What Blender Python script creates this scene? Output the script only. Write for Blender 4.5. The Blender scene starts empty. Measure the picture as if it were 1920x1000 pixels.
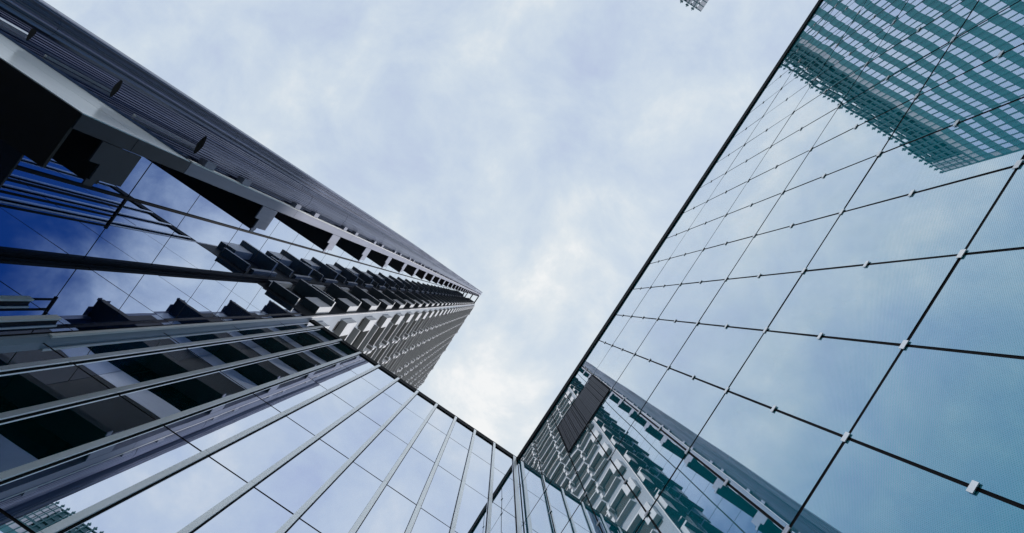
import bpy, bmesh, math, random
from mathutils import Matrix, Vector

random.seed(7)
S = bpy.context.scene
COL = S.collection

# ------------------------------------------------------------------ camera
# World axes: +Z up, the glass office wall runs along Y at X = 4.05,
# the glass wing runs along X at Y = 5, the camera looks almost straight up.
R = [[0.8303890294595115, -0.557050615709376, -0.012193083740197622],
     [0.5568404990600558, 0.8289099571629721, 0.053262946995333994],
     [-0.019563188897474923, -0.051018569696581494, 0.998506077691206]]
cam_d = bpy.data.cameras.new("camera")
cam_d.sensor_width = 36.0
cam_d.lens = 24.0
cam_d.clip_start = 0.05
cam_d.clip_end = 6000.0
cam = bpy.data.objects.new("camera", cam_d)
COL.objects.link(cam)
m3 = Matrix((R[0], [-v for v in R[1]], [-v for v in R[2]])).transposed()
cam.matrix_world = m3.to_4x4()
S.camera = cam

# ------------------------------------------------------------------ sky
SUN_EL, SUN_AZ = math.radians(43), math.radians(13)     # azimuth measured from +X towards +Y
sun_dir = Vector((math.cos(SUN_EL) * math.cos(SUN_AZ), math.cos(SUN_EL) * math.sin(SUN_AZ), math.sin(SUN_EL)))
W = bpy.data.worlds.new("World")
S.world = W
W.use_nodes = True
nt = W.node_tree
nt.nodes.clear()


def N(t, kind, **kw):
    n = t.nodes.new(kind)
    for k, v in kw.items():
        if isinstance(k, str) and k.startswith("i_"):
            n.inputs[k[2:].replace("_", " ")].default_value = v
        else:
            setattr(n, k, v)
    return n


def ramp(t, stops, interp='LINEAR'):
    r = t.nodes.new("ShaderNodeValToRGB")
    r.color_ramp.interpolation = interp
    els = r.color_ramp.elements
    while len(els) < len(stops):
        els.new(0.5)
    for e, (p, c) in zip(els, stops):
        e.position = p
        e.color = (*c, 1) if len(c) == 3 else c
    return r


L = nt.links
out = N(nt, "ShaderNodeOutputWorld")
sky = N(nt, "ShaderNodeTexSky", sky_type='NISHITA')
sky.sun_disc = False
sky.sun_elevation = SUN_EL
sky.sun_rotation = math.pi / 2 - SUN_AZ
bg_sky = N(nt, "ShaderNodeBackground")
bg_sky.inputs[1].default_value = 0.06
L.new(sky.outputs[0], bg_sky.inputs[0])
tc = N(nt, "ShaderNodeTexCoord")
sep = N(nt, "ShaderNodeSeparateXYZ")
L.new(tc.outputs['Generated'], sep.inputs[0])
zc = N(nt, "ShaderNodeMath", operation='MAXIMUM')
zc.inputs[1].default_value = 0.12
L.new(sep.outputs['Z'], zc.inputs[0])
dx = N(nt, "ShaderNodeMath", operation='DIVIDE')
dy = N(nt, "ShaderNodeMath", operation='DIVIDE')
L.new(sep.outputs['X'], dx.inputs[0]); L.new(zc.outputs[0], dx.inputs[1])
L.new(sep.outputs['Y'], dy.inputs[0]); L.new(zc.outputs[0], dy.inputs[1])
comb = N(nt, "ShaderNodeCombineXYZ")
L.new(dx.outputs[0], comb.inputs[0]); L.new(dy.outputs[0], comb.inputs[1])
n1 = N(nt, "ShaderNodeTexNoise")
n1.inputs['Scale'].default_value = 5.6
n1.inputs['Detail'].default_value = 11
n1.inputs['Roughness'].default_value = 0.60
n1.inputs['Distortion'].default_value = 0.28
L.new(comb.outputs[0], n1.inputs['Vector'])
n2 = N(nt, "ShaderNodeTexNoise")
n2.inputs['Scale'].default_value = 2.4
n2.inputs['Detail'].default_value = 3
L.new(comb.outputs[0], n2.inputs['Vector'])
# brightening of the cloud deck round a point low over the wing
offs = N(nt, "ShaderNodeVectorMath", operation='DISTANCE')
offs.inputs[1].default_value = (0.06, 0.11, 0.0)
L.new(comb.outputs[0], offs.inputs[0])
glow = N(nt, "ShaderNodeMapRange", interpolation_type='SMOOTHSTEP')
glow.inputs['From Min'].default_value = 0.24
glow.inputs['From Max'].default_value = 0.0
glow.inputs['To Min'].default_value = 0.0
glow.inputs['To Max'].default_value = 0.31
L.new(offs.outputs['Value'], glow.inputs['Value'])
a1 = N(nt, "ShaderNodeMath", operation='MULTIPLY_ADD')
a1.inputs[1].default_value = 0.35
n3 = N(nt, "ShaderNodeTexNoise")
n3.inputs['Scale'].default_value = 21.0
n3.inputs['Detail'].default_value = 7
n3.inputs['Roughness'].default_value = 0.6
L.new(comb.outputs[0], n3.inputs['Vector'])
a0 = N(nt, "ShaderNodeMath", operation='MULTIPLY_ADD')
a0.inputs[1].default_value = 1.12
a0.inputs[2].default_value = -0.125
L.new(n1.outputs[0], a0.inputs[0])
a00 = N(nt, "ShaderNodeMath", operation='MULTIPLY_ADD')
a00.inputs[1].default_value = 0.19
L.new(n3.outputs[0], a00.inputs[0]); L.new(a0.outputs[0], a00.inputs[2])
L.new(n2.outputs[0], a1.inputs[0]); L.new(a00.outputs[0], a1.inputs[2])
a2 = N(nt, "ShaderNodeMath", operation='ADD')
L.new(a1.outputs[0], a2.inputs[0]); L.new(glow.outputs[0], a2.inputs[1])
rp = ramp(nt, [(0.42, (0.52, 0.61, 0.81)), (0.60, (0.59, 0.695, 0.845)), (0.76, (0.68, 0.775, 0.875)),
               (0.90, (0.81, 0.87, 0.915)), (1.0, (0.97, 0.985, 0.99))])
L.new(a2.outputs[0], rp.inputs[0])
bg_c = N(nt, "ShaderNodeBackground")
bg_c.inputs[1].default_value = 0.92
# clear blue gap in the cloud low over the glass building, unseen bright band low towards -Y added to light the fins
gap = N(nt, "ShaderNodeMapRange", interpolation_type='SMOOTHSTEP')
gap.inputs['From Min'].default_value = 0.36
gap.inputs['From Max'].default_value = 0.66
gv = N(nt, "ShaderNodeMath", operation='MULTIPLY_ADD')
gv.inputs[1].default_value = -0.42
L.new(n1.outputs[0], gv.inputs[0]); L.new(dx.outputs[0], gv.inputs[2])
gv2 = N(nt, "ShaderNodeMath", operation='ADD')
gv2.inputs[1].default_value = 0.225
L.new(gv.outputs[0], gv2.inputs[0])
L.new(gv2.outputs[0], gap.inputs['Value'])
mixg = N(nt, "ShaderNodeMix", data_type='RGBA')
L.new(gap.outputs[0], mixg.inputs['Factor'])
L.new(rp.outputs[0], mixg.inputs['A'])
mixg.inputs['B'].default_value = (0.006, 0.065, 0.25, 1)
low = N(nt, "ShaderNodeMapRange", interpolation_type='SMOOTHSTEP')
low.inputs['From Min'].default_value = -0.66
low.inputs['From Max'].default_value = -1.25
low.inputs['To Max'].default_value = 0.9
L.new(dy.outputs[0], low.inputs['Value'])
mixl = N(nt, "ShaderNodeMix", data_type='RGBA')
L.new(low.outputs[0], mixl.inputs['Factor'])
L.new(mixg.outputs['Result'], mixl.inputs['A'])
mixl.inputs['B'].default_value = (1.5, 1.54, 1.62, 1)
L.new(mixl.outputs['Result'], bg_c.inputs[0])
mx = N(nt, "ShaderNodeMixShader")
mx.inputs[0].default_value = 0.93
L.new(bg_sky.outputs[0], mx.inputs[1]); L.new(bg_c.outputs[0], mx.inputs[2])
L.new(mx.outputs[0], out.inputs[0])

# ------------------------------------------------------------------ sun behind thin cloud
sl = bpy.data.lights.new("sun", 'SUN')
sl.energy = 2.0
sl.angle = math.radians(8)
sl.color = (1.0, 0.96, 0.90)
so = bpy.data.objects.new("sun", sl)
so.rotation_euler = sun_dir.to_track_quat('Z', 'Y').to_euler()
COL.objects.link(so)

S.view_settings.view_transform = 'Standard'
S.view_settings.look = 'None'
S.view_settings.exposure = 0.10
S.view_settings.gamma = 1.0
S.render.engine = 'CYCLES'
S.cycles.max_bounces = 14
S.cycles.glossy_bounces = 10
S.cycles.diffuse_bounces = 4
S.cycles.caustics_reflective = True
S.cycles.blur_glossy = 2.0
S.cycles.use_denoising = True


# ------------------------------------------------------------------ materials
def base_mat(name):
    m = bpy.data.materials.new(name)
    m.use_nodes = True
    t = m.node_tree
    b = t.nodes["Principled BSDF"]
    return m, t, b


def solid(name, col, rough=0.5, metal=0.0, vary=0.12, scale=3.0, bump=0.0, streak=False):
    """plain surface with faint dirt variation (object space noise)"""
    m, t, b = base_mat(name)
    c = N(t, "ShaderNodeTexCoord")
    mp = N(t, "ShaderNodeMapping")
    if streak:
        mp.inputs['Scale'].default_value = (3, 3, 0.25)
    t.links.new(c.outputs['Object'], mp.inputs[0])
    n = N(t, "ShaderNodeTexNoise")
    n.inputs['Scale'].default_value = scale
    n.inputs['Detail'].default_value = 6
    t.links.new(mp.outputs[0], n.inputs['Vector'])
    lo = tuple(v * (1 - vary) for v in col)
    hi = tuple(min(1, v * (1 + vary)) for v in col)
    r = ramp(t, [(0.3, lo), (0.7, hi)])
    t.links.new(n.outputs[0], r.inputs[0])
    t.links.new(r.outputs[0], b.inputs['Base Color'])
    b.inputs['Roughness'].default_value = rough
    b.inputs['Metallic'].default_value = metal
    if bump:
        bn = N(t, "ShaderNodeBump")
        bn.inputs['Strength'].default_value = bump
        bn.inputs['Distance'].default_value = 0.02
        t.links.new(n.outputs[0], bn.inputs['Height'])
        t.links.new(bn.outputs[0], b.inputs['Normal'])
    return m


def glass(name, f0, body, body_amt, rough=0.0, wave=0.0, dots=None, wscale=0.6, edge=None):
    """coated facade glass: tinted mirror (Schlick) over a dark body colour"""
    m, t, b = base_mat(name)
    outn = t.nodes["Material Output"]
    b.inputs['Base Color'].default_value = (*f0, 1)
    b.inputs['Metallic'].default_value = 1.0
    b.inputs['Roughness'].default_value = rough
    if edge:
        lw = N(t, "ShaderNodeLayerWeight")
        lw.inputs[0].default_value = 0.5
        er = ramp(t, edge)
        t.links.new(lw.outputs['Facing'], er.inputs[0])
        t.links.new(er.outputs[0], b.inputs['Base Color'])
    d = N(t, "ShaderNodeBsdfDiffuse")
    d.inputs[0].default_value = (*body, 1)
    mxs = N(t, "ShaderNodeMixShader")
    mxs.inputs[0].default_value = body_amt
    t.links.new(b.outputs[0], mxs.inputs[1])
    t.links.new(d.outputs[0], mxs.inputs[2])
    t.links.new(mxs.outputs[0], outn.inputs[0])
    c = N(t, "ShaderNodeTexCoord")
    if wave:
        n = N(t, "ShaderNodeTexNoise")
        n.inputs['Scale'].default_value = wscale
        n.inputs['Detail'].default_value = 1.5
        t.links.new(c.outputs['Object'], n.inputs['Vector'])
        bn = N(t, "ShaderNodeBump")
        bn.inputs['Strength'].default_value = 1.0
        bn.inputs['Distance'].default_value = wave
        t.links.new(n.outputs[0], bn.inputs['Height'])
        t.links.new(bn.outputs[0], b.inputs['Normal'])
    # faint grime
    g = N(t, "ShaderNodeTexNoise")
    g.inputs['Scale'].default_value = 1.3
    g.inputs['Detail'].default_value = 8
    mp = N(t, "ShaderNodeMapping")
    mp.inputs['Scale'].default_value = (1, 1.6, 0.5)
    t.links.new(c.outputs['Object'], mp.inputs[0])
    t.links.new(mp.outputs[0], g.inputs['Vector'])
    mr = N(t, "ShaderNodeMapRange")
    mr.inputs['From Min'].default_value = 0.35
    mr.inputs['From Max'].default_value = 0.75
    mr.inputs['To Min'].default_value = body_amt * 0.85
    mr.inputs['To Max'].default_value = body_amt * 1.2
    t.links.new(g.outputs[0], mr.inputs['Value'])
    fac = mr.outputs[0]
    if dots:
        sx = N(t, "ShaderNodeSeparateXYZ")
        t.links.new(c.outputs['Object'], sx.inputs[0])
        ss = []
        for ax in ('Y', 'Z'):
            q = N(t, "ShaderNodeMath", operation='MULTIPLY')
            q.inputs[1].default_value = 2 * math.pi / dots
            t.links.new(sx.outputs[ax], q.inputs[0])
            s_ = N(t, "ShaderNodeMath", operation='SINE')
            t.links.new(q.outputs[0], s_.inputs[0])
            ss.append(s_)
        pr = N(t, "ShaderNodeMath", operation='MULTIPLY')
        t.links.new(ss[0].outputs[0], pr.inputs[0]); t.links.new(ss[1].outputs[0], pr.inputs[1])
        st = N(t, "ShaderNodeMapRange")
        st.inputs['From Min'].default_value = 0.1
        st.inputs['From Max'].default_value = 0.35
        st.inputs['To Min'].default_value = 0.0
        st.inputs['To Max'].default_value = 0.26
        t.links.new(pr.outputs[0], st.inputs['Value'])
        ad = N(t, "ShaderNodeMath", operation='ADD')
        t.links.new(fac, ad.inputs[0]); t.links.new(st.outputs[0], ad.inputs[1])
        fac = ad.outputs[0]
    if edge:
        # the body shows less at grazing view, where the coating mirrors
        fr = N(t, "ShaderNodeMapRange")
        fr.inputs['From Min'].default_value = 0.62
        fr.inputs['From Max'].default_value = 0.92
        fr.inputs['To Min'].default_value = 1.0
        fr.inputs['To Max'].default_value = 0.25
        t.links.new(lw.outputs['Facing'], fr.inputs['Value'])
        ml = N(t, "ShaderNodeMath", operation='MULTIPLY')
        t.links.new(fac, ml.inputs[0]); t.links.new(fr.outputs[0], ml.inputs[1])
        fac = ml.outputs[0]
    t.links.new(fac, mxs.inputs[0])
    return m


def ribbed(name, col, pitch, axis, rough=0.35, metal=0.6, strength=0.6):
    """metal sheet with fine vertical ribs"""
    m, t, b = base_mat(name)
    c = N(t, "ShaderNodeTexCoord")
    sx = N(t, "ShaderNodeSeparateXYZ")
    t.links.new(c.outputs['Object'], sx.inputs[0])
    q = N(t, "ShaderNodeMath", operation='MULTIPLY')
    q.inputs[1].default_value = 2 * math.pi / pitch
    t.links.new(sx.outputs[axis], q.inputs[0])
    s_ = N(t, "ShaderNodeMath", operation='SINE')
    t.links.new(q.outputs[0], s_.inputs[0])
    bn = N(t, "ShaderNodeBump")
    bn.inputs['Strength'].default_value = strength
    bn.inputs['Distance'].default_value = pitch * 0.35
    t.links.new(s_.outputs[0], bn.inputs['Height'])
    t.links.new(bn.outputs[0], b.inputs['Normal'])
    # streaks along the ribs
    mp = N(t, "ShaderNodeMapping")
    mp.inputs['Scale'].default_value = (9, 26, 0.22)
    t.links.new(c.outputs['Object'], mp.inputs[0])
    n = N(t, "ShaderNodeTexNoise")
    n.inputs['Scale'].default_value = 1.0
    n.inputs['Detail'].default_value = 5
    t.links.new(mp.outputs[0], n.inputs['Vector'])
    r = ramp(t, [(0.3, tuple(v * 0.6 for v in col)), (0.7, tuple(min(1, v * 1.4) for v in col))])
    t.links.new(n.outputs[0], r.inputs[0])
    t.links.new(r.outputs[0], b.inputs['Base Color'])
    b.inputs['Roughness'].default_value = rough
    b.inputs['Metallic'].default_value = metal
    return m


M_GLASS_R = glass("teal_mirror_glass", (0.20, 0.42, 0.58), (0.0, 0.50, 0.64), 0.185, wave=0.0007, dots=0.030,
                  edge=[(0.36, (0.17, 0.37, 0.50)), (0.46, (0.32, 0.49, 0.62)), (0.54, (0.48, 0.62, 0.76)), (0.62, (0.72, 0.80, 0.89)), (0.70, (0.87, 0.91, 0.96)), (0.83, (0.95, 0.96, 1.0)), (1.0, (1, 1, 1))])
M_GLASS_W = glass("pale_mirror_glass", (0.82, 0.86, 0.97), (0.0, 0.16, 0.17), 0.07, wave=0.0008)
M_GLASS_A = glass("blue_mirror_glass", (0.72, 0.78, 0.90), (0.01, 0.05, 0.16), 0.07, wave=0.0007,
                  edge=[(0.36, (0.20, 0.36, 0.70)), (0.50, (0.38, 0.52, 0.80)), (0.62, (0.68, 0.75, 0.90)), (0.80, (0.86, 0.90, 0.96)), (1.0, (1, 1, 1))])
M_GLASS_F = glass("window_glass", (0.75, 0.80, 0.95), (0.05, 0.10, 0.2), 0.1)
M_JOINT = solid("black_gasket", (0.004, 0.004, 0.006), 0.7)
M_JOINT.node_tree.nodes["Principled BSDF"].inputs["Specular IOR Level"].default_value = 0.15
M_COPE = solid("dark_coping", (0.006, 0.008, 0.011), 0.7)
M_COPE.node_tree.nodes["Principled BSDF"].inputs["Specular IOR Level"].default_value = 0.08
M_CLIP = solid("steel_plate", (0.88, 0.87, 0.87), 0.28, 0.85, vary=0.05)
M_ALU = solid("pale_aluminium", (0.85, 0.82, 0.81), 0.42, 0.0, vary=0.06, streak=True)
M_FIN = solid("fin_aluminium", (0.95, 0.95, 0.94), 0.34, 0.65, vary=0.05, streak=True)
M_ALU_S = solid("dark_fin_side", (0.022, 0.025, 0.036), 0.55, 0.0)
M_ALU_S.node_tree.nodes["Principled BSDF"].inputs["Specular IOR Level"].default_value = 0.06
M_GRILLE = solid("grille_slat", (0.075, 0.08, 0.098), 0.5, 0.1)
M_WHITE = solid("pale_concrete_panel", (0.645, 0.66, 0.685), 0.55, vary=0.05, scale=1.5)
M_WALL = solid("cladding_panel", (0.27, 0.32, 0.39), 0.45, vary=0.06, scale=1.5)
M_DARKWIN = solid("dark_window_glass", (0.010, 0.014, 0.018), 0.55, vary=0.3)
M_DARKWIN.node_tree.nodes["Principled BSDF"].inputs['Specular IOR Level'].default_value = 0.12
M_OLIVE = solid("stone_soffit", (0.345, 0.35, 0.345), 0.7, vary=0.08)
M_SOFF_SHADE = solid("shaded_soffit_panel", (0.055, 0.07, 0.08), 0.7)  # return-face bay undersides, courtyard shade put into the colour
M_SLATE = solid("slate_metal_panel", (0.045, 0.05, 0.07), 0.5, 0.0, vary=0.12, scale=2)
M_SLATE.node_tree.nodes["Principled BSDF"].inputs["Specular IOR Level"].default_value = 0.2
M_BEAM = solid("brushed_metal_panel", (0.19, 0.205, 0.28), 0.45, 0.35, vary=0.10, streak=True)
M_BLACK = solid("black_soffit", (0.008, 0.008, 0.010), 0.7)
M_RIB = ribbed("ribbed_metal", (0.15, 0.17, 0.26), 0.07, 'Y', metal=0.9, strength=1.0)
M_RIBT = ribbed("ribbed_tube_metal", (0.14, 0.155, 0.24), 0.045, 'Y', rough=0.3, metal=0.9, strength=0.9)
M_GLOSSW = solid("gloss_white_panel", (0.86, 0.92, 0.99), 0.2, 0.0, vary=0.04)
M_CHROME = solid("polished_steel", (0.90, 0.91, 0.93), 0.15, 0.6, vary=0.03)
M_DGLASS = glass("navy_glass", (0.10, 0.15, 0.28), (0.0, 0.01, 0.03), 0.3)
M_SPAN = solid("spandrel_panel", (0.045, 0.25, 0.28), 0.5, vary=0.08)
M_LATT = solid("steel_lattice", (0.02, 0.12, 0.14), 0.5, 0.1)
M_GRAVEL = solid("pale_roof_gravel", (0.50, 0.48, 0.44), 0.9, vary=0.1, scale=8)
M_PLAZA = solid("stone_paving", (0.20, 0.20, 0.19), 0.8, vary=0.15, scale=0.6)


# ------------------------------------------------------------------ mesh helpers
class MB:
    def __init__(self):
        self.v, self.f, self.mi, self.mats = [], [], [], []

    def mat(self, m):
        if m not in self.mats:
            self.mats.append(m)
        return self.mats.index(m)

    def face(self, pts, m):
        i = len(self.v)
        self.v += [tuple(p) for p in pts]
        self.f.append(tuple(range(i, i + len(pts))))
        self.mi.append(self.mat(m))

    def box(self, x0, x1, y0, y1, z0, z1, m, side=None, bottom=None):
        """axis box; optional other materials for the sides (+-Y) and the bottom"""
        p = [(x, y, z) for z in (z0, z1) for y in (y0, y1) for x in (x0, x1)]
        i = len(self.v)
        self.v += p
        for q, mm in (((0, 2, 3, 1), bottom or m), ((4, 5, 7, 6), m), ((0, 1, 5, 4), side or m),
                      ((2, 6, 7, 3), side or m), ((0, 4, 6, 2), m), ((1, 3, 7, 5), m)):
            self.f.append(tuple(i + k for k in q))
            self.mi.append(self.mat(mm))

    def prism_x(self, poly, x0, x1, m):
        """polygon in (y, z), extruded along x"""
        i, n = len(self.v), len(poly)
        self.v += [(x0, y, z) for y, z in poly] + [(x1, y, z) for y, z in poly]
        k = self.mat(m)
        self.f += [tuple(i + j for j in reversed(range(n))), tuple(i + n + j for j in range(n))]
        self.mi += [k, k]
        for j in range(n):
            a, b = j, (j + 1) % n
            self.f.append((i + a, i + b, i + n + b, i + n + a)); self.mi.append(k)

    def prism_z(self, poly, z0, z1, m, cap=None):
        i, n = len(self.v), len(poly)
        self.v += [(x, y, z0) for x, y in poly] + [(x, y, z1) for x, y in poly]
        k = self.mat(m)
        kc = self.mat(cap or m)
        self.f += [tuple(i + j for j in reversed(range(n))), tuple(i + n + j for j in range(n))]
        self.mi += [kc, kc]
        for j in range(n):
            a, b = j, (j + 1) % n
            self.f.append((i + a, i + b, i + n + b, i + n + a)); self.mi.append(k)

    def mesh(self, name, smooth=False, fn=None):
        me = bpy.data.meshes.new(name)
        vs = [fn(*p) for p in self.v] if fn else self.v
        me.from_pydata(vs, [], self.f)
        for m in self.mats:
            me.materials.append(m)
        for p, k in zip(me.polygons, self.mi):
            p.material_index = k
            p.use_smooth = smooth
        bm = bmesh.new(); bm.from_mesh(me)
        bmesh.ops.recalc_face_normals(bm, faces=bm.faces)
        bm.to_mesh(me); bm.free()
        me.update()
        return me

    def build(self, name, parent=None, smooth=False, fn=None, loc=(0, 0, 0)):
        o = bpy.data.objects.new(name, self.mesh(name, smooth, fn))
        o.location = loc
        COL.objects.link(o)
        o.parent = parent
        return o


def thing(name, label, cat, loc=(0, 0, 0)):
    o = bpy.data.objects.new(name, None)
    o.empty_display_size = 1.0
    o.location = loc
    COL.objects.link(o)
    o["label"] = label
    o["category"] = cat
    return o


def copy_of(o, parent, loc):
    c = o.copy()
    COL.objects.link(c)
    c.parent = parent
    c.location = loc
    return c


def pane_mesh(name, axis, u0, u1, z0, z1, pos, facing, m, bulge, n=6):
    """one glass pane, slightly pillowed and tilted as real panes are.
    axis 'Y': pane runs along Y at X = pos; axis 'X': runs along X at Y = pos."""
    vs, fs = [], []
    tu, tz = random.gauss(0, 0.0018), random.gauss(0, 0.0014)
    b2 = random.gauss(0, 0.5) * bulge
    for j in range(n + 1):
        for i in range(n + 1):
            s, t = i / n * 2 - 1, j / n * 2 - 1
            d = bulge * (1 - s * s) * (1 - 0.8 * t * t) + b2 * s * (1 - s * s) + tu * s * (u1 - u0) / 2 + tz * t * 1.0
            u = u0 + (u1 - u0) * i / n
            z = z0 + (z1 - z0) * j / n
            vs.append((pos + facing * d, u, z) if axis == 'Y' else (u, pos + facing * d, z))
    for j in range(n):
        for i in range(n):
            a = j * (n + 1) + i
            q = (a, a + 1, a + n + 2, a + n + 1)
            flip = (axis == 'Y') == (facing < 0)
            fs.append(tuple(reversed(q)) if flip else q)
    me = bpy.data.meshes.new(name)
    me.from_pydata(vs, [], fs)
    me.materials.append(m)
    for p in me.polygons:
        p.use_smooth = True
    return me


def pane(name, parent, *a, **k):
    o = bpy.data.objects.new(name, pane_mesh(name, *a, **k))
    COL.objects.link(o)
    o.parent = parent
    return o


# ------------------------------------------------------------------ ground
g = MB()
g.face([(-2500, -2500, -1.6), (2500, -2500, -1.6), (2500, 2500, -1.6), (-2500, 2500, -1.6)], M_PLAZA)
go = g.build("plaza")
go["kind"] = "structure"

# ------------------------------------------------------------------ glass office building (right)
XR = 4.05
TOP = 28.6
gb = thing("glass_office_building", "teal mirror glass building with pointed fixing plates and one dark grille", "building", (XR + 8, -10, -1.6))


def at_root(root):
    return Vector(root.location)


def shift(root):
    """mesh transform that keeps world coordinates under a moved root"""
    l = root.location.copy()
    return lambda x, y, z: (x - l.x, y - l.y, z - l.z)


class Under:
    """build parts in world coordinates beneath a thing"""
    def __init__(self, root):
        self.root = root

    def put(self, o):
        o.parent = self.root
        o.location = o.location - self.root.location
        return o


UG = Under(gb)
b = MB()
b.box(XR + 0.008, XR + 16, -34, 5.6, -1.6, 27.88, M_JOINT)
UG.put(b.build("wall"))
b = MB()
b.box(XR - 0.05, XR + 16.05, -34.05, 5.65, 27.9, TOP, M_COPE)
UG.put(b.build("roof_coping"))

jy = [5.06, 3.84, 2.61, 1.62, 0.353]
while jy[-1] > -30:
    jy.append(round(jy[-1] - 1.2455, 4))
jz = [-1.6, -0.62, 3.55, 7.73, 11.85, 16.02, 20.19, 24.36, 27.88]
GV, GH = 0.018, 0.033
cells = []
for a in range(len(jy) - 1):
    for c in range(len(jz) - 1):
        y1, y0 = jy[a], jy[a + 1]
        z0, z1 = jz[c], jz[c + 1]
        zm, ym = (z0 + z1) / 2, (y0 + y1) / 2
        cells.append((math.hypot(XR, ym) / max(zm, 0.5), y0, y1, z0, z1))
rest = MB()
shown = []
for k, y0, y1, z0, z1 in cells:
    if abs(z0 - 20.19) < 0.01 and 0.3 < y0 < 2.6:
        continue
    zm, ym = (z0 + z1) / 2, (y0 + y1) / 2
    # inside the picture?
    vis = False
    for yy in (y0, ym, y1):
        for zz in (z0, zm, z1):
            q = [R[i][0] * XR + R[i][1] * yy + R[i][2] * zz for i in range(3)]
            if q[2] > 0.1 and -20 < 960 + 1280 * q[0] / q[2] < 1940 and -20 < 500 + 1280 * q[1] / q[2] < 1020:
                vis = True
    shown.append((not vis, zm, y0, y1, z0, z1))
shown.sort()
cnt = 0
for nv, zm, y0, y1, z0, z1 in shown:
    bulge = random.uniform(0.0007, 0.0022)
    a_ = ('Y', y0 + GV, y1 - GV, z0 + GH, z1 - GH, XR, -1, M_GLASS_R, bulge)
    if not nv and cnt < 100:
        UG.put(pane("glass_panel", None, *a_)); cnt += 1
    else:
        me = pane_mesh("t", *a_)
        i = len(rest.v)
        rest.v += [tuple(v.co) for v in me.vertices]
        k = rest.mat(M_GLASS_R)
        for p in me.polygons:
            rest.f.append(tuple(i + q for q in p.vertices)); rest.mi.append(k)
        bpy.data.meshes.remove(me)
ro = UG.put(rest.build("glass_panel", None, smooth=True))
ro["kind"] = "stuff"
# horizontal and vertical gaskets standing 4 mm back of the panes are the dark wall seen in the gaps
# fixing plates: one at every crossing and one half way up every pane edge
plate = MB()


def clip_mesh(w, h):
    q = MB()
    q.box(-0.020, -0.008, -w / 2, w / 2, -h / 2, h / 2, M_CLIP)
    q.box(-0.008, 0.0, -w * 0.36, w * 0.36, -h * 0.36, h * 0.36, M_JOINT)
    return q


cm_big = clip_mesh(0.115, 0.095).mesh("fixing_plate")
cm_mid = clip_mesh(0.105, 0.08).mesh("fixing_plate")
pts = []
for y in jy[1:]:
    for i, z in enumerate(jz[1:-1]):
        pts.append((y, z, cm_big))
    for i in range(len(jz) - 1):
        pts.append((y, (jz[i] + jz[i + 1]) / 2 - (0.03 if i == len(jz) - 2 else 0), cm_mid))
vis_p, oth = [], MB()
for y, z, me in pts:
    if 0.4 < y < 2.55 and 20.3 < z < 24.3:
        continue
    q = [R[i][0] * XR + R[i][1] * y + R[i][2] * z for i in range(3)]
    ok = q[2] > 0.1 and -10 < 960 + 1280 * q[0] / q[2] < 1930 and -10 < 500 + 1280 * q[1] / q[2] < 1010
    vis_p.append((0 if ok else 1, z, y, me))
vis_p.sort(key=lambda r: r[:3])
for k, (o_, z, y, me) in enumerate(vis_p):
    if k < 100:
        ob = bpy.data.objects.new("fixing_plate", me)
        ob.location = (XR - 0.001, y, z)
        COL.objects.link(ob)
        UG.put(ob)
    else:
        i = len(oth.v)
        oth.v += [(v.co.x + XR - 0.001, v.co.y + y, v.co.z + z) for v in me.vertices]
        for p in me.polygons:
            oth.f.append(tuple(i + q for q in p.vertices))
            oth.mi.append(oth.mat(me.materials[p.material_index]))
oo = UG.put(oth.build("fixing_plate"))
oo["kind"] = "stuff"
# ventilation grille in place of two panes
gr = MB()
gr.box(XR - 0.006, XR + 0.02, 0.353 + 0.02, 2.61 - 0.02, 20.19 + 0.015, 24.36 - 0.015, M_JOINT)
y = 0.353 + 0.03
while y < 2.61 - 0.06:
    wd = random.choice([0.03, 0.03, 0.035, 0.05])
    gr.box(XR - 0.03, XR - 0.006, y, y + wd, 20.22, 24.33, M_GRILLE)
    y += wd + random.choice([0.012, 0.012, 0.02, 0.03])
gr.box(XR - 0.032, XR - 0.003, 1.605, 1.635, 20.2, 24.35, M_JOINT)
for ya, yb, za_, zb in ((0.356, 0.40, 20.20, 24.35), (2.563, 2.606, 20.20, 24.35), (0.401, 2.562, 20.20, 20.26), (0.401, 2.562, 24.29, 24.35)):
    gr.box(XR - 0.045, XR - 0.0305, ya, yb, za_, zb, M_COPE)
UG.put(gr.build("ventilation_grille"))

# ------------------------------------------------------------------ glass wing (below)
gw = thing("glass_wing", "low pale mirror glass wing with upright light metal fins, below the tower", "building", (-1.5, 9, -1.6))
UW = Under(gw)
YW = 5.0
b = MB()
b.box(-6.15, XR + 0.0, YW + 0.006, YW + 30, -1.6, 27.88, M_JOINT)
b.box(-6.6, -6.151, YW + 0.006, YW + 0.3, -1.6, 27.88, M_JOINT)
UW.put(b.build("wall"))
b = MB()
b.box(-6.15, XR - 0.052, YW - 0.04, YW + 0.25, 27.9, 28.5, M_COPE)
UW.put(b.build("roof_coping"))
b = MB()
b.box(-6.14, XR - 0.052, YW + 0.26, YW + 30, 27.9, 28.2, M_GRAVEL)
UW.put(b.build("roof"))
fx = [3.86] + [2.87 - 0.945 * i for i in range(11)]
fx = [x for x in fx if x > -6.5]
wx = [4.03] + fx + [-6.6]
wz = [-1.6, -0.62, 3.55, 7.75, 11.93, 16.1, 20.27, 24.43, 27.88]
for a in range(len(wx) - 1):
    for c in range(len(wz) - 1):
        x1, x0 = wx[a], wx[a + 1]
        if x1 - x0 < 0.03:
            continue
        UW.put(pane("glass_panel", None, 'X', x0 + 0.008, x1 - 0.008, wz[c] + 0.027, wz[c + 1] - 0.027, YW, -1, M_GLASS_W,
                    random.uniform(0.0003, 0.0016)))
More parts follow.
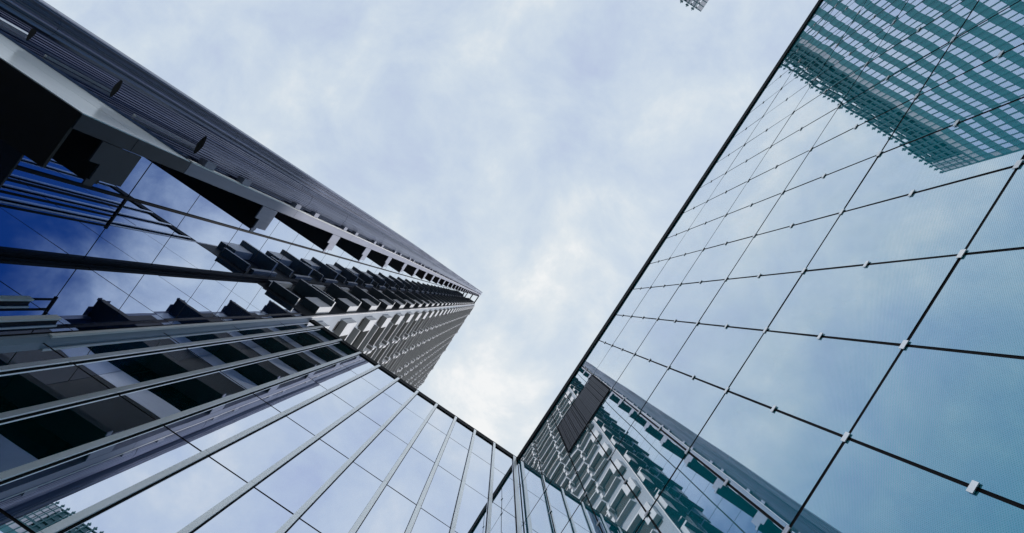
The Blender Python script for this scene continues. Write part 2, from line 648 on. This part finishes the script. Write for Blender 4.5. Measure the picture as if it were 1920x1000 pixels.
for x in fx:
    w = 0.050 if x < 3.5 else 0.07
    f = MB()
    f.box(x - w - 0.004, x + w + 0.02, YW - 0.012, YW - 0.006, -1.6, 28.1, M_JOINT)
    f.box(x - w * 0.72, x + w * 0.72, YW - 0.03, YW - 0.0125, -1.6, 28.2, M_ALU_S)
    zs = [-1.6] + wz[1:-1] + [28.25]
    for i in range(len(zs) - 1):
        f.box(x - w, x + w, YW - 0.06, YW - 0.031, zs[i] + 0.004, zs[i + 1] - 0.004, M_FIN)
    UW.put(f.build("metal_fin"))

# ------------------------------------------------------------------ office tower (left)
tw = thing("office_tower", "tall tower with ribbed metal edge, black balcony recesses and stacked pale window bays", "tower", (-16, 14, -1.6))
UT = Under(tw)
XT, YC, XA = -6.2, 4.85, -8.95
ZT = 181.0


def taper(x, y, z):
    """the tower draws in a little towards its top"""
    if z <= 40:
        return (x, y, z)
    t = (z - 40) / 140
    c = min(max(y, 0.0), 4.85)
    return (x, y + t * (0.72 - c / 4.85 * 1.05), z)


def tall(mb, x0, x1, y0, y1, z0, z1, m, **k):
    if z0 < 40 < z1:
        mb.box(x0, x1, y0, y1, z0, 40, m, **k)
        mb.box(x0, x1, y0, y1, 40, z1, m, **k)
    else:
        mb.box(x0, x1, y0, y1, z0, z1, m, **k)


def tput(mb, name, parent=None, smooth=False):
    o = mb.build(name, None, smooth, fn=taper)
    return UT.put(o)


# walls
b = MB()
tall(b, -25, XT - 0.012, YC + 0.012, 29.2, -1.6, ZT, M_WALL)
tput(b, "wall")
b = MB()
tall(b, XA + 0.01, XT - 0.09, YC - 0.005, YC + 0.010, 27.62, ZT, M_DARKWIN)
tput(b, "return_wall")
b = MB()
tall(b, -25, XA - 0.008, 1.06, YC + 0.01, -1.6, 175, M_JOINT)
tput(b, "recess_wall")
# corner trim
b = MB()
tall(b, XT - 0.06, XT + 0.02, YC - 0.012, YC + 0.035, 12, ZT - 3, M_ALU)
tput(b, "corner_trim")
# lower blue curtain wall on the return face (normal -Y)
zc = [-1.6, 4.0, 8.3, 12.7, 16.45, 19.57, 23.4, 27.4]
xc = [XA + 0.0, -8.72, -6.25]
for c in range(len(zc) - 1):
    UT.put(pane("glass_panel", None, 'X', XA + 0.22, XT - 0.10, zc[c] + 0.022, zc[c + 1] - 0.022, YC - 0.01, -1, M_GLASS_A,
                random.uniform(0.0006, 0.0016)))
b = MB()
b.box(XA + 0.02, XT - 0.09, YC - 0.005, YC + 0.01, -1.6, 27.6, M_JOINT)
tput(b, "backing_wall")
# thick mullion in the inner corner, and on the blue wall
b = MB()
tall(b, XA + 0.0, XA + 0.12, YC - 0.14, YC - 0.006, -1.6, 170, M_ALU_S)
tall(b, XA + 0.125, XA + 0.2, YC - 0.07, YC - 0.006, -1.6, 170, M_ALU_S)
tput(b, "corner_mullion")
b = MB()
tall(b, XA, XA + 0.04, 2.925, 2.995, 8, 172, M_ALU_S)
tput(b, "mullion")
for yy in (3.24, 3.50, 3.78):
    b = MB()
    b.box(XA, XA + 0.025, yy - 0.02, yy + 0.02, -1.6, 16.4, M_ALU_S)
    tput(b, "mullion")
b = MB()
b.box(XA, XA + 0.03, 3.0, 3.85, 16.41, 16.49, M_ALU_S)
tput(b, "transom")
# white fins low on the return face
for xx in (-6.62, -7.24):
    b = MB()
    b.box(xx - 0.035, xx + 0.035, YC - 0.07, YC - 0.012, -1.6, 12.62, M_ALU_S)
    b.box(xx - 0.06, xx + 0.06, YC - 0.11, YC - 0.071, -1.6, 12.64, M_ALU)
    tput(b, "metal_fin")
# blue recess glass, normal +X
za = [-1.6, 4.0, 8.2, 12.6, 16.45, 19.54, 23.4, 26.4]
while za[-1] < 168:
    za.append(za[-1] + 2.87)
big = MB()
npan = 0
for c in range(len(za) - 1):
    for (y0, y1) in ((1.10, 2.92), (3.0, YC - 0.13)):
        z0, z1 = za[c], za[c + 1]
        a_ = ('Y', y0, y1, z0 + 0.022, z1 - 0.022, XA, 1, M_GLASS_A, random.uniform(0.0002, 0.0008))
        me = pane_mesh("glass_panel", *a_, n=4)
        for v in me.vertices:
            v.co = taper(*v.co)
        if npan < 60:
            ob = bpy.data.objects.new("glass_panel", me); COL.objects.link(ob); UT.put(ob); npan += 1
        else:
            i = len(big.v)
            big.v += [tuple(v.co) for v in me.vertices]
            k = big.mat(M_GLASS_A)
            for p in me.polygons:
                big.f.append(tuple(i + q for q in p.vertices)); big.mi.append(k)
            bpy.data.meshes.remove(me)
o = UT.put(big.build("glass_panel", None, smooth=True)); o["kind"] = "stuff"

# balcony recesses: black soffit slab with a notched pale parapet
bz = [10.2, 16.90, 23.75]
while bz[-1] < 168:
    bz.append(bz[-1] + 5.72)
for i, z in enumerate(bz):
    b = MB()
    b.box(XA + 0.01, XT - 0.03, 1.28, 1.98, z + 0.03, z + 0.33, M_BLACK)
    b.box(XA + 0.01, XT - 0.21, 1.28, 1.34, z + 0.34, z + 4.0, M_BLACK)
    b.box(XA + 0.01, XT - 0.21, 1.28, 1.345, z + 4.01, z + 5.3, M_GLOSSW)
    tput(b, "balcony_slab")
    hz = 1.0
    b = MB()
    b.prism_x([(1.31, z - 0.22), (1.66, z - 0.22), (1.66, z + 0.05), (1.93, z + 0.05), (1.93, z - 0.02), (2.03, z - 0.02),
               (2.03, z + 0.20), (1.90, z + 0.22), (1.90, z + 0.85 * hz), (1.31, z + 0.85 * hz)], XT - 0.028, XT + 0.0,
              M_SLATE if i == 0 else M_BEAM)
    tput(b, "parapet")
# pilaster in front of the recesses
b = MB()
zz = [9.25, 10.69, 12.5, 19.0]
while zz[-1] < 178:
    zz.append(zz[-1] + 7.0)
for i in range(len(zz) - 1):
    m = M_SLATE if zz[i] < 12 else M_BEAM
    b.box(XT - 0.2, XT, 1.065, 1.30, zz[i] + 0.008, zz[i + 1] - 0.008, m)
tall(b, XT - 0.19, XT - 0.02, 1.08, 1.29, 9.3, ZT + 2, M_BLACK)
tput(b, "pilaster")
b = MB()
tall(b, XT - 0.10, XT + 0.012, 1.035, 1.062, 12.5, ZT + 2, M_ALU)
tput(b, "edge_trim")
# side facade (normal -Y): gloss white fascia, dark glass above, black soffit below
b = MB()
b.box(-30, XT - 0.01, 1.05, 1.064, 9.26, 10.98, M_GLOSSW)
b.box(-30, XT - 0.01, 1.05, 1.064, 11.0, 12.45, M_GLOSSW)
tput(b, "fascia")
b = MB()
b.box(-30, XT - 0.02, 1.066, 1.96, 9.24, 9.30, M_BLACK)
tput(b, "soffit")
b = MB()
tall(b, -30, XT - 0.21, 1.0, 1.06, 12.47, ZT, M_DGLASS)
tput(b, "side_wall")
# bracket blocks in the slot beside the pilaster
z = 13.0
bn_ = 0
while z < ZT:
    b = MB()
    b.box(XT - 0.16, XT - 0.005, 0.90, 1.03, z, z + 0.42, M_BEAM)
    tput(b, "bracket")
    bn_ += 1
    z += 1.87 if bn_ % 2 else 3.8
# polished rods on the side wall behind the tubes
for xx in (-7.82, -9.88, -11.65):
    b = MB()
    tall(b, xx - 0.028, xx + 0.028, 0.935, 0.99, 12.9, 60, M_CHROME)
    tput(b, "rod")
# ribbed tubes
for k in range(5):
    xx = XT - 0.1 - 1.9 * k
    poly = []
    for j in range(28):
        a = 2 * math.pi * j / 28
        poly.append((xx + 0.06 * math.cos(a) * (1 - 0.25 * abs(math.sin(a))), 0.705 + 0.20 * math.sin(a)))
    zz = [12.57, 19.6, 24.0, 31.5, 40, 48, 57, 70, 85, 105, 130, 155, ZT]
    b = MB()
    for i in range(len(zz) - 1):
        b.prism_z(poly, zz[i] + 0.012, zz[i + 1] - 0.012, M_RIBT, cap=M_BLACK)
    tput(b, "ribbed_tube")
# ribbed pier at the edge
poly = [(XT - 0.06, 0.40), (XT - 0.01, 0.34), (XT, 0.26), (XT - 0.01, 0.18), (XT - 0.06, 0.105), (XT - 0.2, 0.07), (XT - 0.55, 0.07), (XT - 0.55, 0.40)]
b = MB()
zz = [3.0, 8, 13.4, 19.1, 25, 32, 40, 48, 57, 66, 78, 92, 108, 126, 146, ZT + 1]
for i in range(len(zz) - 1):
    b.prism_z(poly, zz[i] + 0.006, zz[i + 1] - 0.006, M_RIB)
random.seed(11)
yy = 0.10
while yy < 0.37:
    wd = random.choice([0.004, 0.005, 0.008])
    xf = XT - 0.06 * max(0.0, (abs(yy - 0.25) - 0.08) / 0.08) if abs(yy - 0.25) < 0.16 else XT - 0.06
    tall(b, xf - 0.03, xf + 0.006, yy, yy + wd, 3.0, ZT, M_BEAM)
    yy += random.choice([0.016, 0.022, 0.03, 0.045])
tput(b, "ribbed_pier")
# dark slate canopy low on the left
b = MB()
b.box(-14, -7.14, 2.06, 2.54, 10.1, 10.14, M_SLATE)
b.box(-14, -7.145, 2.55, 4.2, 10.1, 10.14, M_SLATE)
tput(b, "canopy")
# roof beams between corner and balcony stack
for xx in (-6.22, -7.75):
    b = MB()
    b.box(xx - 0.25, xx + 0.02, 1.6, 4.9, 177.0, 177.6, M_ALU_S)
    tput(b, "roof_beam")
b = MB()
b.box(-25, XT + 0.02, YC - 0.05, 29.3, ZT + 0.01, ZT + 0.5, M_ALU_S)
tput(b, "roof_coping")


# window bays -------------------------------------------------------
def bay_mesh(w, mirror, box):
    """local y along the wall, x outwards, z = 0 at the underside of the corner box"""
    q = MB()
    D = 0.35
    e = w - 0.05
    so_ = M_SOFF_SHADE if mirror else M_OLIVE
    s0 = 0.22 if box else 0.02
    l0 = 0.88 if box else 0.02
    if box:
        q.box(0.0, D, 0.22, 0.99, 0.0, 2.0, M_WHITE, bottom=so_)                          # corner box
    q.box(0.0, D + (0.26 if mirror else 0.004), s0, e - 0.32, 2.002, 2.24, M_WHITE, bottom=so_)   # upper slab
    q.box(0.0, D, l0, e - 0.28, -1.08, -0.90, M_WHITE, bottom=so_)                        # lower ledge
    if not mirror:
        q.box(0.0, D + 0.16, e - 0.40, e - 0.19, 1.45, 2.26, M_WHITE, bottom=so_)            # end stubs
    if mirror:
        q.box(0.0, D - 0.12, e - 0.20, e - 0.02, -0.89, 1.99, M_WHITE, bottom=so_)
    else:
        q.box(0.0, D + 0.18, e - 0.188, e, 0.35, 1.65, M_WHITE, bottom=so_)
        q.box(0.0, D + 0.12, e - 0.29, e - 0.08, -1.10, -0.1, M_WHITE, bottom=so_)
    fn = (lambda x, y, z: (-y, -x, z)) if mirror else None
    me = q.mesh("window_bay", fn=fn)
    g_ = MB()
    g_.box(-0.004, 0.006, (1.0 if box else s0), e - 0.33, -0.89, 1.998, M_DARKWIN)
    if box:
        g_.box(-0.004, 0.006, 0.3, 0.86, -0.6, -0.01, M_DARKWIN)
    gm = g_.mesh("window", fn=fn)
    return me, gm


bays = [(4.95, 3.05, 0), (8.0, 2.35, 1), (10.35, 3.35, 0), (13.7, 2.3, 1), (16.0, 3.3, 0), (19.3, 2.3, 1), (21.6, 3.4, 0), (25.0, 2.3, 1), (27.3, 1.9, 0)]
lst = []
for (y0, w, odd) in bays:
    me, gm = bay_mesh(w, False, y0 < 5)
    z = 28.4 + (2.87 if odd else 0)
    while z < ZT - 2.5:
        yy = taper(0, 4.85, z)[1] - 4.85 + y0
        lst.append((math.hypot(6.2, yy) / z, (XT - 0.012, yy, z), me, gm, 'B'))
        z += 5.74
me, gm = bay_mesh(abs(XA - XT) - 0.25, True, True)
z = 29.2
while z < ZT - 6:
    yy = taper(0, 4.85, z)[1]
    lst.append((math.hypot(8, yy) / z + 0.25, (XT + 0.02, yy + 0.012, z), me, gm, 'C'))
    z += 5.74
lst.sort(key=lambda r: -r[0])
far, farw = MB(), MB()


def merge(mb, me, off):
    i = len(mb.v)
    mb.v += [(v.co.x + off[0], v.co.y + off[1], v.co.z + off[2]) for v in me.vertices]
    for p in me.polygons:
        mb.f.append(tuple(i + q for q in p.vertices)); mb.mi.append(mb.mat(me.materials[p.material_index]))


for k, (s_, loc, me, gm, t_) in enumerate(lst):
    if k < 100:
        o = bpy.data.objects.new("window_bay", me)
        o.location = loc
        COL.objects.link(o)
        UT.put(o)
        c = bpy.data.objects.new("window", gm)
        COL.objects.link(c)
        c.parent = o
    else:
        merge(far, me, loc); merge(farw, gm, loc)
o = UT.put(far.build("window_bay")); o["kind"] = "stuff"
o = UT.put(farw.build("window")); o["kind"] = "stuff"

# ------------------------------------------------------------------ apartment tower (seen at the top edge and in the mirror glass)
HA, YA = 149.0, -78.5
XA0, XA1 = -57.0, 0.36
ap = thing("apartment_tower", "distant slab tower with lattice crown, its corner just entering at the top edge", "tower", (-28, YA - 8, -1.6))
UA = Under(ap)
b = MB()
b.box(XA0, XA1, YA - 16, YA, -1.6, HA - 11.5, M_SPAN)
UA.put(b.build("wall"))
pit = 1.49
ncol = int((XA1 - XA0 - 1.0) / pit)
wm = MB(); wm.box(-0.64, 0.56, 0.004, 0.02, 0, 2.2, M_GLASS_F); wm.box(0.57, 0.65, 0.0, 0.12, -0.02, 2.22, M_WHITE)
wme = wm.mesh("window")
wl = MB(); wl.box(-0.6, 0.55, 0.004, 0.02, 0, 1.9, M_WHITE); wl.box(0.57, 0.65, 0.0, 0.12, -0.02, 1.92, M_WHITE)
wle = wl.mesh("window")
rest = MB()
cnt = 0
fl = 0
z = HA - 13.6
while z > 60:
    for c in range(ncol):
        x = XA0 + 1.2 + pit * c
        loc = (x, YA, z)
        pale = (fl == 0 or c == 0)
        me = wle if pale else wme
        if cnt < 100 and c % 4 == 0 and fl < 10:
            o = bpy.data.objects.new("window", me)
            o.location = loc
            COL.objects.link(o); UA.put(o); cnt += 1
        else:
            merge(rest, me, loc)
    z -= 4.62
    fl += 1
o = UA.put(rest.build("window")); o["kind"] = "stuff"
# upright ribs between the windows
b = MB()
for c in range(ncol + 1):
    x = XA0 + 1.2 + pit * (c - 0.5)
    b.box(x - 0.035, x + 0.035, YA, YA + 0.16, 40, HA - 11.6, M_LATT)
UA.put(b.build("facade_ribs"))
# crown
b = MB()
zc0 = HA - 11.5
for k in range(6):
    zz = zc0 + k * 2.2
    b.box(XA0, XA1, YA - 0.35, YA, zz, zz + (0.75 if k in (0, 1) else 0.35), M_LATT)
    b.box(XA0, XA0 + 0.35, YA - 16, YA - 0.36, zz, zz + 0.35, M_LATT)
    b.box(XA1 - 0.35, XA1, YA - 16, YA - 0.36, zz, zz + 0.35, M_LATT)
for c in range(ncol + 1):
    x = XA0 + 0.3 + pit * c
    b.box(x - 0.10, x + 0.10, YA - 0.30, YA + 0.15, zc0, HA + 1.3, M_LATT)
    b.box(x - 0.36, x + 0.36, YA - 0.2, YA + 0.05, HA + 0.6, HA + 0.95, M_LATT)
for k in range(5):
    for c in range(ncol):
        if random.random() < 0.82:
            x = XA0 + 0.9 + pit * c
            zz = zc0 + k * 2.2 + 0.4
            b.box(x - 0.62, x + 0.5, YA - 0.3, YA - 0.2, zz, zz + random.choice([1.3, 1.8, 1.8]), M_LATT)
UA.put(b.build("crown_lattice"))
b = MB()
b.box(XA0 + 1.5, XA1 - 5.5, YA - 14, YA - 1.2, HA - 11.45, HA - 1.8, M_DARKWIN)
UA.put(b.build("plant_room"))
for k in range(3):
    b = MB()
    b.box(XA0 + 0.02 + k * 1.4, XA0 + 1.2 + k * 1.4, YA - 0.15, YA - 0.02, zc0 + 0.8, HA - 0.3, M_WHITE)
    UA.put(b.build("crown_panel"))
    b = MB()
    b.box(XA1 - 1.2 - k * 1.4, XA1 - 0.02 - k * 1.4, YA - 0.15, YA - 0.02, zc0 + 0.8, HA - 0.3, M_WHITE)
    UA.put(b.build("crown_panel"))
